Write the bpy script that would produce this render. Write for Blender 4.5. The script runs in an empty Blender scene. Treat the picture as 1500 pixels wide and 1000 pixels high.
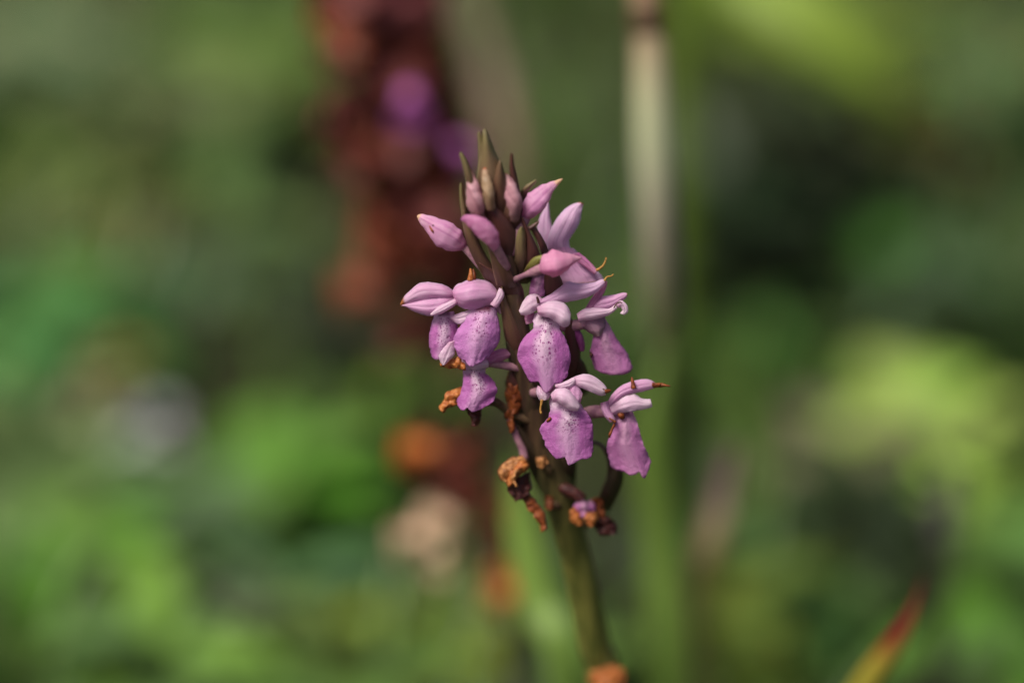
import bpy, math, random
import numpy as np
from mathutils import Vector, Matrix, noise, Quaternion

random.seed(7); np.random.seed(7)
sc = bpy.context.scene
C = sc.collection
R = math.radians

# ------------------------------------------------------------------ camera, sky, sun, exposure
PITCH = R(27.0); F = 0.50; S = 0.00012; H0 = 0.22        # S = metres per photo pixel at distance F
fwd = np.array([0, math.cos(PITCH), -math.sin(PITCH)])
upv = np.array([0, math.sin(PITCH), math.cos(PITCH)])
rgt = np.array([1.0, 0, 0])
CAM = np.array([0, 0, H0]) - fwd * F
cd = bpy.data.cameras.new('camera'); cam = bpy.data.objects.new('camera', cd); C.objects.link(cam)
cam.location = CAM; cam.rotation_euler = (math.pi/2 - PITCH, 0, 0)
cd.sensor_width = 36; cd.lens = 100; cd.clip_start = 0.02; cd.clip_end = 500
cd.dof.use_dof = True; cd.dof.focus_distance = F - 36*S; cd.dof.aperture_fstop = 2.9; cd.dof.aperture_blades = 9
sc.camera = cam

w = bpy.data.worlds.new('World'); sc.world = w; w.use_nodes = True
nt = w.node_tree; nt.nodes.clear()
SUN_EL, SUN_AZ = R(60), R(-125)      # azimuth measured from +Y towards +X: the sun stands high to the left, a little behind the camera
sky = nt.nodes.new('ShaderNodeTexSky'); sky.sky_type = 'NISHITA'; sky.sun_disc = False
sky.sun_elevation = SUN_EL; sky.sun_rotation = SUN_AZ; sky.dust_density = 6.0; sky.ozone_density = 0.3; sky.air_density = 0.8
bg = nt.nodes.new('ShaderNodeBackground'); bg.inputs[1].default_value = 0.05
wo = nt.nodes.new('ShaderNodeOutputWorld')
nt.links.new(sky.outputs[0], bg.inputs[0]); nt.links.new(bg.outputs[0], wo.inputs[0])
sd = bpy.data.lights.new('sun', 'SUN'); sun = bpy.data.objects.new('sun', sd); C.objects.link(sun)
sd.energy = 2.2; sd.angle = R(22); sd.color = (1.0, 0.94, 0.84)
sdir = Vector((math.sin(SUN_AZ)*math.cos(SUN_EL), math.cos(SUN_AZ)*math.cos(SUN_EL), math.sin(SUN_EL)))
sun.rotation_euler = sdir.to_track_quat('Z', 'Y').to_euler(); sun.location = (0, 0, 3)
sc.view_settings.view_transform = 'Standard'; sc.view_settings.look = 'None'
sc.view_settings.gamma = 1; sc.view_settings.use_curve_mapping = False
sc.view_settings.exposure = 0.88

# ------------------------------------------------------------------ pixel -> world
def W(px, py, dist):
    k = S / F
    return CAM + dist * (fwd + rgt*(px-750)*k + upv*(500-py)*k)
def P(px, py, d=0.0):                 # d: photo pixels towards the camera from the plane of the spike
    return W(px, py, F - d*S)
def G(px, py, h=0.0):                 # where the ray of a pixel meets the height h
    k = S / F
    ray = fwd + rgt*(px-750)*k + upv*(500-py)*k
    return CAM + ray * ((h - CAM[2]) / ray[2])
def stem_z(y):                        # depth of the orchid's stem at photo row y
    return (500-y)*0.36 if y < 500 else (500-y)*0.50 - max(0, y-720)*0.25

# ------------------------------------------------------------------ materials
def lin(r, g, b):
    f = lambda c: ((c/255+0.055)/1.055)**2.4 if c/255 > 0.04045 else c/255/12.92
    return (f(r), f(g), f(b), 1)
class NB:
    def __init__(s, name):
        s.m = bpy.data.materials.new(name); s.m.use_nodes = True; s.t = s.m.node_tree; s.t.nodes.clear()
    def n(s, typ, **k):
        x = s.t.nodes.new('ShaderNode'+typ)
        for a, v in k.items(): setattr(x, a, v)
        return x
    def put(s, sock, v):
        if isinstance(v, bpy.types.NodeSocket): s.t.links.new(v, sock)
        else: sock.default_value = v
    def math(s, op, a, b=0.0, c=None, clamp=False):
        x = s.n('Math', operation=op, use_clamp=clamp); s.put(x.inputs[0], a); s.put(x.inputs[1], b)
        if c is not None: s.put(x.inputs[2], c)
        return x.outputs[0]
    def mix(s, f, a, b):
        x = s.n('Mix', data_type='RGBA'); s.put(x.inputs[0], f); s.put(x.inputs[6], a); s.put(x.inputs[7], b)
        return x.outputs[2]
    def ramp(s, v, a, b):             # smooth 0..1 between a and b
        x = s.n('MapRange', interpolation_type='SMOOTHSTEP'); s.put(x.inputs[0], v)
        x.inputs[1].default_value = min(a, b); x.inputs[2].default_value = max(a, b)
        if a > b: x.inputs[3].default_value = 1; x.inputs[4].default_value = 0
        return x.outputs[0]
    def uv(s):
        x = s.n('UVMap'); y = s.n('SeparateXYZ'); s.put(y.inputs[0], x.outputs[0]); return x.outputs[0], y.outputs[0], y.outputs[1]
    def vec(s, a, b, c=0.0):
        x = s.n('CombineXYZ'); s.put(x.inputs[0], a); s.put(x.inputs[1], b); s.put(x.inputs[2], c); return x.outputs[0]
    def noise(s, v, scale, detail=3.0):
        x = s.n('TexNoise'); s.put(x.inputs['Vector'], v); x.inputs['Scale'].default_value = scale; x.inputs['Detail'].default_value = detail
        return x.outputs[0]
    def rnd(s): return s.n('ObjectInfo').outputs['Random']
    def finish(s, col, transl=0.35, gloss=0.06, rough=0.5, bump=None, bstr=0.2, bdist=0.0002, tcol=None):
        d = s.n('BsdfDiffuse'); t = s.n('BsdfTranslucent'); g = s.n('BsdfGlossy'); g.inputs['Roughness'].default_value = rough
        s.put(d.inputs[0], col); s.put(t.inputs[0], tcol or col)
        m = s.n('MixShader'); m.inputs[0].default_value = transl; s.put(m.inputs[1], d.outputs[0]); s.put(m.inputs[2], t.outputs[0])
        fr = s.n('LayerWeight'); fr.inputs[0].default_value = 0.25
        m2 = s.n('MixShader'); s.put(m2.inputs[0], s.math('MULTIPLY_ADD', fr.outputs['Facing'], gloss*1.5, gloss*0.4))
        s.put(m2.inputs[1], m.outputs[0]); s.put(m2.inputs[2], g.outputs[0])
        if bump is not None:
            b = s.n('Bump'); b.inputs['Strength'].default_value = bstr; b.inputs['Distance'].default_value = bdist; s.put(b.inputs['Height'], bump)
            for q in (d, t, g): s.t.links.new(b.outputs[0], q.inputs['Normal'])
        o = s.n('OutputMaterial'); s.put(o.inputs[0], m2.outputs[0]); return s.m

def cells(b, obj, u):                 # glistening fine cell relief of petal skin
    tc = b.n('TexCoord'); v = b.n('TexVoronoi'); b.put(v.inputs['Vector'], tc.outputs['Object']); v.inputs['Scale'].default_value = 4200
    return v.outputs['Distance']

def petal_mat(name, base, mid, tip, edge=None, veins=0.25, vcol=(150, 70, 140), tipcol=None, tipat=0.93, transl=0.38, seam=False):
    b = NB(name); uvv, u, v = b.uv()
    col = b.mix(b.ramp(v, 0.0, 0.35), lin(*base), lin(*mid)); col = b.mix(b.ramp(v, 0.45, 0.95), col, lin(*tip))
    e = b.math('ABSOLUTE', b.math('SUBTRACT', u, 0.5))
    if edge: col = b.mix(b.math('MULTIPLY', b.ramp(e, 0.36, 0.5), 0.7), col, lin(*edge))
    r = b.rnd()
    vn = b.noise(b.vec(b.math('MULTIPLY_ADD', u, 9.0, b.math('MULTIPLY', r, 50)), b.math('MULTIPLY', v, 0.7)), 1.6, 2)
    col = b.mix(b.math('MULTIPLY', b.ramp(vn, 0.52, 0.68), veins), col, lin(*vcol))
    bl = b.noise(b.vec(b.math('MULTIPLY_ADD', u, 3.0, b.math('MULTIPLY', r, 30)), b.math('MULTIPLY', v, 4.0)), 1.5, 4)
    col = b.mix(b.math('MULTIPLY', b.ramp(bl, 0.45, 0.75), 0.35), col, lin(*[min(255, int(c*0.55+110)) for c in mid]))
    if seam:
        sm = b.math('ABSOLUTE', b.math('SUBTRACT', b.math('FRACT', b.math('MULTIPLY_ADD', u, 3.0, r)), 0.5))
        col = b.mix(b.math('MULTIPLY', b.ramp(sm, 0.06, 0.01), 0.55), col, lin(*vcol))
    if tipcol: col = b.mix(b.ramp(b.math('MULTIPLY_ADD', bl, 0.06, v), tipat, tipat+0.08), col, lin(*tipcol))
    ht = b.math('ADD', b.math('MULTIPLY', cells(b, None, u), 0.6), b.math('MULTIPLY', vn, 1.5))
    return b.finish(col, transl+.14, 0.05, 0.5, ht, 0.35)

def lip_mat(name, side, centre, dots=1.0, pale=1.0, throat=(120, 75, 105), dotcol=(154, 62, 138), dv=0.55):
    b = NB(name); uvv, u, v = b.uv(); r = b.rnd()
    e = b.math('ABSOLUTE', b.math('SUBTRACT', u, 0.5))
    nz = b.noise(b.vec(b.math('MULTIPLY_ADD', u, 4.0, b.math('MULTIPLY', r, 40)), b.math('MULTIPLY', v, 4.0)), 2.0, 5)
    ee = b.math('MULTIPLY_ADD', b.math('SUBTRACT', nz, 0.5), 0.14, e)
    stripe = b.math('MULTIPLY', b.ramp(ee, 0.30, 0.04), b.math('MULTIPLY_ADD', b.ramp(v, 0.98, 0.35), 0.65, 0.35))
    neck = b.ramp(v, 0.36, 0.12)
    f = b.math('MULTIPLY', b.math('MAXIMUM', stripe, neck), pale)
    col = b.mix(f, lin(*side), lin(*centre))
    dk = b.math('MULTIPLY', b.ramp(nz, 0.5, 0.72), 0.35)
    col = b.mix(dk, col, lin(*[int(c*0.80) for c in side]))
    vn = b.noise(b.vec(b.math('MULTIPLY_ADD', u, 12.0, b.math('MULTIPLY', r, 50)), b.math('MULTIPLY', v, 1.2)), 1.8, 2)
    col = b.mix(b.math('MULTIPLY', b.ramp(vn, 0.5, 0.7), 0.18), col, lin(215, 165, 215))
    col = b.mix(b.math('MULTIPLY', b.ramp(e, 0.44, 0.5), 0.45), col, lin(205, 140, 205))
    # purple dots over the middle of the lip
    vo = b.n('TexVoronoi'); vo.inputs['Scale'].default_value = 1.0
    b.put(vo.inputs['Vector'], b.vec(b.math('MULTIPLY_ADD', u, 17.0, b.math('MULTIPLY', r, 90)), b.math('MULTIPLY', v, 22.0), 0))
    sep = b.n('SeparateColor'); b.put(sep.inputs[0], vo.outputs['Color'])
    size = b.math('MULTIPLY_ADD', sep.outputs[0], 0.36, 0.12)
    dot = b.math('LESS_THAN', vo.outputs['Distance'], size)
    dots_soft = b.math('MULTIPLY', dot, b.math('MULTIPLY_ADD', sep.outputs[1], 0.4, 0.55))
    area = b.math('MULTIPLY', b.ramp(b.math('MULTIPLY_ADD', nz, 0.12, e), 0.40, 0.24), b.ramp(v, dv+0.3, dv))
    col = b.mix(b.math('MULTIPLY', b.math('MULTIPLY', dots_soft, area), dots), col, lin(*dotcol))
    thr = b.math('MULTIPLY', b.ramp(v, 0.15, 0.05), b.ramp(e, 0.36, 0.22))
    col = b.mix(b.math('MULTIPLY', thr, 0.8), col, lin(*throat))
    ht = b.math('ADD', b.math('MULTIPLY', cells(b, None, u), 0.6), b.math('MULTIPLY', nz, 2.5))
    return b.finish(col, 0.5, 0.04, 0.5, ht, 0.4, 0.0003)

def bract_mat(name, base, tip, edge, tr=0.2):
    b = NB(name); uvv, u, v = b.uv(); r = b.rnd()
    e = b.math('ABSOLUTE', b.math('SUBTRACT', u, 0.5))
    nz = b.noise(b.vec(b.math('MULTIPLY_ADD', u, 2.0, b.math('MULTIPLY', r, 40)), b.math('MULTIPLY', v, 3.0)), 1.7, 4)
    col = b.mix(b.ramp(b.math('MULTIPLY_ADD', nz, 0.5, v), 0.45, 1.15), lin(*base), lin(*tip))
    vn = b.noise(b.vec(b.math('MULTIPLY_ADD', u, 16.0, b.math('MULTIPLY', r, 50)), b.math('MULTIPLY', v, 0.8)), 1.5, 2)
    col = b.mix(b.math('MULTIPLY', b.ramp(vn, 0.48, 0.7), 0.35), col, lin(*[int(c*0.7) for c in base]))
    col = b.mix(b.math('MULTIPLY', b.ramp(e, 0.42, 0.5), 0.7), col, lin(*edge))
    return b.finish(col, tr, 0.10, 0.4, vn, 0.4, 0.0002)

def plain_mat(name, a, c2, scale=900, tr=0.15, gloss=0.06, detail=4):
    b = NB(name); tc = b.n('TexCoord'); nz = b.noise(tc.outputs['Object'], scale, detail)
    col = b.mix(b.ramp(nz, 0.35, 0.68), lin(*a), lin(*c2))
    return b.finish(col, tr, gloss, 0.5, nz, 0.5, 0.0004)

def attr_mat(name, tr=0.3, gloss=0.08, rough=0.45):
    b = NB(name); a = b.n('Attribute', attribute_name='Col'); return b.finish(a.outputs['Color'], tr, gloss, rough)

M = {}
M['lip']   = lip_mat('lip_spotted', (206, 124, 196), (236, 204, 230))
M['lip2']  = lip_mat('lip_spotted_strong', (202, 120, 194), (238, 212, 232), dots=1.3)
M['lip3']  = lip_mat('lip_plain', (204, 132, 190), (224, 182, 208), dots=0.25, pale=0.7)
M['lipA']  = lip_mat('lip_rosy', (216, 144, 212), (236, 194, 230), dots=1.2, throat=(185, 110, 125), dv=0.45)
M['petal'] = petal_mat('petal_pink', (226, 166, 208), (232, 180, 220), (234, 188, 222), edge=(238, 210, 236), tipcol=(178, 118, 70), tipat=0.96)
M['petal_tan'] = petal_mat('petal_tan_tip', (226, 166, 208), (232, 184, 220), (234, 198, 222), edge=(236, 208, 232), tipcol=(176, 108, 58), tipat=0.87)
M['petal_pale'] = petal_mat('petal_pale', (228, 182, 212), (238, 208, 230), (242, 218, 234), edge=(246, 230, 244), veins=0.15)
M['petal_rose'] = petal_mat('petal_rose', (196, 122, 172), (214, 142, 188), (224, 160, 196), veins=0.35, vcol=(180, 80, 140))
M['petal_dusk'] = petal_mat('petal_dusk', (176, 130, 158), (196, 150, 176), (206, 168, 176), veins=0.2)
M['petal_lav'] = petal_mat('petal_lavender', (222, 172, 212), (234, 194, 228), (236, 204, 232), edge=(236, 214, 238), tipcol=(186, 116, 72), tipat=0.95)
M['bud'] = petal_mat('bud_pink', (198, 128, 158), (222, 160, 202), (228, 176, 200), veins=0.5, vcol=(178, 98, 160), tipcol=(226, 186, 152), tipat=0.84, transl=0.25, seam=True)
M['bud_rose'] = petal_mat('bud_rose', (208, 138, 176), (220, 148, 186), (232, 170, 196), veins=0.35, vcol=(190, 90, 150), transl=0.25, seam=True)
M['bud_dull'] = petal_mat('bud_dull', (150, 110, 105), (206, 150, 164), (214, 164, 162), veins=0.4, vcol=(140, 90, 100), tipcol=(190, 140, 110), tipat=0.9, transl=0.22, seam=True)
M['bud_cream'] = petal_mat('bud_cream', (140, 112, 84), (180, 150, 118), (186, 150, 122), veins=0.3, vcol=(140, 100, 90), tipcol=(180, 100, 66), tipat=0.9, transl=0.22, seam=True)
M['olive'] = bract_mat('bract_olive', (124, 96, 76), (136, 124, 82), (164, 146, 106))
M['brown'] = bract_mat('bract_brown', (98, 64, 54), (122, 96, 70), (160, 126, 100))
M['maroon'] = bract_mat('bract_maroon', (80, 46, 44), (100, 60, 54), (128, 86, 76))
M['green_bract'] = bract_mat('bract_green', (104, 96, 46), (132, 134, 58), (110, 74, 54))
M['dark_bract'] = bract_mat('bract_dark', (60, 46, 34), (76, 62, 44), (90, 72, 52))
M['orange'] = plain_mat('withered_orange', (150, 78, 32), (194, 124, 66), 1500)
M['rust'] = plain_mat('withered_rust', (104, 48, 22), (148, 78, 36), 1200)
M['tan'] = plain_mat('withered_tan', (130, 80, 42), (190, 132, 80), 1600)
M['wine'] = plain_mat('withered_wine', (58, 26, 28), (88, 42, 36), 1300)
M['thread'] = plain_mat('withered_thread', (150, 104, 44), (184, 138, 66), 2000)
M['mauve'] = plain_mat('ovary_mauve', (150, 104, 124), (172, 128, 138), 900)
M['ovary'] = plain_mat('ovary_brown', (78, 58, 44), (104, 84, 58), 700)
M['magenta'] = plain_mat('spur_magenta', (150, 60, 130), (176, 92, 156), 700, tr=0.3)
M['spot'] = plain_mat('bite_mark', (58, 26, 26), (86, 44, 36), 1500)

def stem_mat():
    b = NB('stem_skin'); tc = b.n('TexCoord'); sp = b.n('SeparateXYZ'); b.put(sp.inputs[0], tc.outputs['Object'])
    mp = b.n('Mapping'); mp.inputs['Scale'].default_value = (900, 900, 40); b.put(mp.inputs[0], tc.outputs['Object'])
    st = b.noise(mp.outputs[0], 1.0, 4)
    low = b.mix(b.ramp(st, 0.35, 0.7), lin(92, 98, 42), lin(136, 132, 64))
    high = b.mix(b.ramp(st, 0.35, 0.7), lin(60, 42, 34), lin(84, 64, 46))
    col = b.mix(b.ramp(sp.outputs[2], 0.168, 0.205), low, high)
    return b.finish(col, 0.05, 0.12, 0.4, st, 0.5, 0.0003)
M['stem'] = stem_mat()

# ------------------------------------------------------------------ mesh helpers
def catmull(A, n):
    A = np.asarray(A, float); k = len(A)
    if k == 2:
        t = np.linspace(0, 1, n)[:, None]; return A[0]*(1-t) + A[1]*t
    t = np.linspace(0, k-1, n); i = np.clip(t.astype(int), 0, k-2); f = (t-i).reshape((-1,)+(1,)*(A.ndim-1))
    E = np.concatenate([[2*A[0]-A[1]], A, [2*A[-1]-A[-2]]])
    p0, p1, p2, p3 = E[i], E[i+1], E[i+2], E[i+3]
    return 0.5*((2*p1)+(-p0+p2)*f+(2*p0-5*p1+4*p2-p3)*f**2+(-p0+3*p1-3*p2+p3)*f**3)

def mesh_obj(name, verts, faces, mat, parent=None, uvs=None, origin=None, cols=None, smooth=True, solid=0.0):
    me = bpy.data.meshes.new(name)
    v = np.asarray(verts, float)
    if origin is not None: v = v - np.asarray(origin)
    me.from_pydata([tuple(x) for x in v], [], [tuple(f) for f in faces])
    if uvs is not None:
        ul = me.uv_layers.new(name='UVMap'); li = np.zeros(len(me.loops), int); me.loops.foreach_get('vertex_index', li)
        ul.data.foreach_set('uv', np.asarray(uvs, float)[li].ravel())
    if cols is not None:
        ca = me.color_attributes.new('Col', 'FLOAT_COLOR', 'POINT'); ca.data.foreach_set('color', np.asarray(cols, float).ravel())
    me.materials.append(mat)
    if smooth: me.polygons.foreach_set('use_smooth', [True]*len(me.polygons))
    o = bpy.data.objects.new(name, me); C.objects.link(o)
    if parent is not None: o.parent = parent
    if solid:
        m = o.modifiers.new('thickness', 'SOLIDIFY'); m.thickness = solid; m.offset = 0
    return o

def grid_faces(nv, nu, close=False, off=0):
    f = []
    for i in range(nv-1):
        for j in range(nu if close else nu-1):
            a = off+i*nu+j; b = off+i*nu+(j+1) % nu
            f.append((a, b, b+nu, a+nu))
    return f

ORIGIN = None       # world position of the plant whose parts are being built
seedn = [0]
def rib(name, mat, st, z, dz, parent, end=None, nu=13, nv=26, ruffle=1.0, thick=1.6, keel=0.0, groove=0.0):
    crumple = 2.0 if ruffle >= 2 else 0.0
    if crumple: nu, nv = 19, 30
    """a petal, lip or bract from edge pairs (left x,y, right x,y) along its length; z depth of the midrib, dz of its edges"""
    seedn[0] += 1; sd_ = seedn[0]*7.3
    st = np.asarray(st, float); k = len(st)
    zz = np.interp(np.linspace(0, 1, k), np.linspace(0, 1, len(np.atleast_1d(z))), np.atleast_1d(z))
    dd = np.interp(np.linspace(0, 1, k), np.linspace(0, 1, len(np.atleast_1d(dz))), np.atleast_1d(dz))
    A = catmull(np.column_stack([st, zz, dd]), nv)
    us = np.linspace(0, 1, nu); V = []; UV = []
    rows = []
    for i in range(nv):
        l, r = A[i, :2], A[i, 2:4]
        rows.append(l[None]*(1-us)[:, None] + r[None]*us[:, None])
    rows = np.array(rows)
    if end is not None:
        E = catmull(np.asarray(end, float), nu*1) if len(end) < 5 else np.array([np.interp(us, np.linspace(0, 1, len(end)), np.asarray(end, float)[:, c]) for c in (0, 1)]).T
        m = int(nv*0.30); base = rows[nv-m-1].copy()
        for q in range(m+1):
            t = q/m
            rows[nv-m-1+q] = base*(1-t) + E*t if q else base
        # keep the traced flanks, only the middle runs to the toothed end
    for i in range(nv):
        v = i/(nv-1); wd = np.hypot(*(rows[i, -1]-rows[i, 0]))
        for j in range(nu):
            u = us[j]; t = 2*u-1
            d = A[i, 4] + A[i, 5]*(abs(t)**2.0) - keel*(1-abs(t))*0 + (keel*abs(t) if keel else 0)
            nzv = noise.noise(Vector((u*3+sd_, v*4, sd_*0.3)))
            d += ruffle*(nzv*2.2*(0.4+abs(t)) + 1.2*math.sin(v*19+sd_+t*2)*abs(t)**3) * min(1, wd/25)
            d -= groove*math.exp(-(t/.16)**2)*math.sin(math.pi*min(1, v*1.05))
            x_, y_ = rows[i, j]
            if crumple:
                q_ = Vector((x_*.11+sd_, y_*.11, sd_)); q2 = q_*2.3
                nv_ = noise.noise_vector(q_)+noise.noise_vector(q2)*.35
                x_ += nv_.x*crumple*1.3; y_ += nv_.y*crumple*1.3; d += nv_.z*crumple*2.6
            elif ruffle:
                q_ = Vector((x_*.22+sd_, y_*.22, sd_)); nv_ = noise.noise_vector(q_)
                k_ = .9*ruffle*(abs(t)**4 + (v**8 if end is not None else 0))*min(1, wd/25)
                x_ += nv_.x*k_; y_ += nv_.y*k_; d += nv_.z*k_*2.2
            V.append(P(x_, y_, d)); UV.append((u, v))
    return mesh_obj(name, V, grid_faces(nv, nu), mat, parent, UV, ORIGIN, solid=thick*S)

def tube_geo(pts, nv=20, nu=14, lobes=0.0, nl=3, rough=0.0, flat=1.0):
    """pts: (world xyz, radius m)"""
    A = catmull(np.asarray(pts, float), nv); A[:, 3] = np.maximum(A[:, 3], 1e-5)
    seedn[0] += 1; ph = seedn[0]*1.7
    V = []; UV = []
    T = np.gradient(A[:, :3], axis=0)
    for i in range(nv):
        t = Vector(T[i]).normalized()
        a = Vector(upv) - t*t.dot(Vector(upv))
        if a.length < 0.2: a = Vector(rgt) - t*t.dot(Vector(rgt))
        a.normalize(); b = t.cross(a)
        for j in range(nu):
            th = 2*math.pi*j/nu; r = A[i, 3]
            r *= 1 + lobes*math.cos(nl*th+ph)*math.sin(math.pi*i/(nv-1))
            if rough: r *= 1 + rough*noise.noise(Vector((math.cos(th)*1.3+ph, math.sin(th)*1.3, i*0.45)))
            V.append(A[i, :3] + np.array(a*math.cos(th)*r + b*math.sin(th)*r*flat)); UV.append((j/nu, i/(nv-1)))
    f = grid_faces(nv, nu, True)
    f.append(tuple(range(nu))[::-1]); f.append(tuple((nv-1)*nu+j for j in range(nu)))
    return V, f, UV
def tube(name, mat, pts, parent, **k):
    """pts: (x, y, radius px, depth px)"""
    q = [tuple(P(x, y, d)) + (r*S*(F-d*S)/F,) for x, y, r, d in pts]
    V, f, UV = tube_geo(q, **k)
    return mesh_obj(name, V, f, mat, parent, UV, ORIGIN)

def empty(name, loc, label, cat, group=None):
    o = bpy.data.objects.new(name, None); C.objects.link(o); o.location = tuple(loc); o.empty_display_size = 0.01
    o['label'] = label; o['category'] = cat
    if group: o['group'] = group
    return o
def tag(o, label, cat, group=None):
    o['label'] = label; o['category'] = cat
    if group: o['group'] = group
    return o

# ------------------------------------------------------------------ ground
def build_ground():
    b = NB('meadow_soil'); tc = b.n('TexCoord'); n1 = b.noise(tc.outputs['Object'], 14, 5); n2 = b.noise(tc.outputs['Object'], 90, 4)
    col = b.mix(b.ramp(n1, 0.4, 0.62), lin(38, 36, 24), lin(46, 56, 26)); col = b.mix(b.math('MULTIPLY', b.ramp(n2, 0.45, 0.7), 0.6), col, lin(62, 66, 38))
    mat = b.finish(col, 0.0, 0.02, 0.8, n2, 0.8, 0.01)
    xs = np.concatenate([[-200, -60, -20, -8, -4], np.linspace(-2, 2, 41), [4, 8, 20, 60, 200]]); n = len(xs)
    V = [(x, y+1, 0.012*noise.noise(Vector((x*4, y*4, 0))) if abs(x) < 3 and abs(y) < 3 else 0) for y in xs for x in xs]
    o = mesh_obj('ground', V, grid_faces(n, n), mat); o['kind'] = 'structure'
build_ground()

# ------------------------------------------------------------------ meadow: grass and clover nobody could count
GRASS_COLS = [(64, 102, 28), (86, 122, 38), (54, 88, 30), (96, 128, 46), (108, 118, 62), (70, 108, 44), (84, 108, 52)]
HOLLOWS = [(1170, 210, 130), (1150, 290, 120), (1150, 370, 90), (1040, 300, 80), (1030, 380, 60), (1420, 250, 70), (330, 480, 110), (520, 500, 90), (1250, 790, 90), (300, 400, 60), (1110, 560, 70), (950, 760, 60), (1290, 860, 60)]
def hollow(x, y):                     # bare dark patches between the plants
    for (hx, hy, hr) in HOLLOWS_W:
        if (x-hx)**2+((y-hy)*.40)**2 < hr*hr: return True
    return False
HOLLOWS_W = [(*G(px, py, .02)[:2], r*.00029) for px, py, r in HOLLOWS]
def blade_field(name, n, x0, x1, y0, y1, hmin, hmax, wmin, wmax, label, cat, cols, seed, holes=True, thin=None):
    rs = np.random.RandomState(seed); V = []; Fc = []; K = []
    for q in range(n):
        x = rs.uniform(x0, x1); y = rs.uniform(y0, y1)
        if thin and thin(x, y, rs): continue
        dens = noise.noise(Vector((x*9+3, y*9, 1.3)))
        if holes and dens < -0.12 and rs.rand() < 0.8: continue
        if x*x+y*y < 0.0006 or (hollow(x, y) and rs.rand() < .88): continue
        h = rs.uniform(hmin, hmax)*(0.75+0.5*max(0, dens+0.3)); wd = rs.uniform(wmin, wmax)
        a = rs.uniform(0, 2*math.pi); lean = rs.uniform(0.15, 0.75)*h; dx, dy = math.cos(a), math.sin(a)
        c = np.array(lin(*cols[min(len(cols)-1, int((noise.noise(Vector((x*6, y*6, 7)))*0.9+0.5+rs.uniform(-.28, .28))*len(cols)) % len(cols))])[:3]) * rs.uniform(0.75, 1.2)
        i0 = len(V)
        for s_, (t, ww) in enumerate(((0, .8), (.35, 1), (.7, .75), (1, .08))):
            px, py, pz = x+dx*lean*t*t, y+dy*lean*t*t, h*t*(1-0.25*t*t)-0.004
            ox, oy = -dy*wd*ww*.5, dx*wd*ww*.5
            V += [(px-ox, py-oy, pz), (px, py, pz-wd*ww*0.18), (px+ox, py+oy, pz)]; K += [(*c, 1)]*3
        for s_ in range(3):
            k = i0+3*s_; Fc += [(k, k+1, k+4, k+3), (k+1, k+2, k+5, k+4)]
    o = mesh_obj(name, V, Fc, M['stuff'], cols=K); o['kind'] = 'stuff'; o['label'] = label; o['category'] = cat
    return o
M['stuff'] = attr_mat('meadow_leaf', 0.3, 0.10, 0.4)
M['leaf'] = attr_mat('herb_leaf', 0.28, 0.06, 0.5)

def near_view(x, y, rs):              # keep the clear air between the lens and the orchid free
    return y < -0.05 and abs(x) < 0.25
blade_field('meadow_grass', 26000, -0.75, 0.75, -0.6, 1.9, 0.03, 0.085, 0.0018, 0.0042, 'green meadow grass growing thick around the orchids', 'grass', GRASS_COLS, 3, thin=near_view)
blade_field('surrounding_grass', 16000, -3.2, 3.2, -1.2, 3.5, 0.04, 0.11, 0.004, 0.009, 'coarser grass of the meadow round the orchid patch', 'grass', GRASS_COLS, 6, thin=lambda x, y, rs: (abs(x) < .75 and -.6 < y < 1.9) or (abs(x) < .4 and y < 0))
blade_field('far_meadow_grass', 16000, -5, 5, 1.9, 9, 0.08, 0.22, 0.008, 0.02, 'rough meadow grass stretching away behind the flowers', 'grass', GRASS_COLS, 4)

def clover_field():
    rs = np.random.RandomState(11); V = []; Fc = []; K = []
    cols = [(74, 106, 38), (94, 126, 48), (58, 88, 40), (104, 126, 74), (82, 100, 66)]
    for q in range(5200):
        x = rs.uniform(-.75, .75); y = rs.uniform(-.2, 1.9)
        d = noise.noise(Vector((x*7, y*7, 5.5)))
        if hollow(x, y) or d < -0.05 or x*x+y*y < .0008 or near_view(x, y, rs): continue
        h = rs.uniform(.02, .055); c = np.array(lin(*cols[int((d*2.2+rs.uniform(0, .5))*len(cols)) % len(cols)])[:3])*rs.uniform(.8, 1.15)
        a0 = rs.uniform(0, 6.28); R_ = rs.uniform(.006, .011); tl = rs.uniform(-.35, .35, 2)
        for l in range(3):
            a = a0+l*2.094; i0 = len(V)
            for (r, off) in ((0.05, 0), (.45, -.42), (.9, -.40), (1.0, 0), (.9, .40), (.45, .42), (.5, 0)):
                lx = math.cos(a)*r-math.sin(a)*off; ly = math.sin(a)*r+math.cos(a)*off
                V.append((x+lx*R_, y+ly*R_, h+R_*(lx*tl[0]+ly*tl[1])+(0.12*R_*(abs(off) > 0)))); K.append((*c, 1))
            for k in range(6): Fc.append((i0+6, i0+k, i0+(k+1) % 6))
        i0 = len(V)
        for zz, rr in ((0, .0007), (h, .0005)):
            for k in range(3): V.append((x+rr*math.cos(k*2.09), y+rr*math.sin(k*2.09), zz)); K.append((*c, 1))
        for k in range(3): Fc.append((i0+k, i0+(k+1) % 3, i0+3+(k+1) % 3, i0+3+k))
    o = mesh_obj('clover_cover', V, Fc, M['stuff'], cols=K); o['kind'] = 'stuff'
    o['label'] = 'low clover leaves carpeting the ground between the grass'; o['category'] = 'clover'
clover_field()

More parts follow.
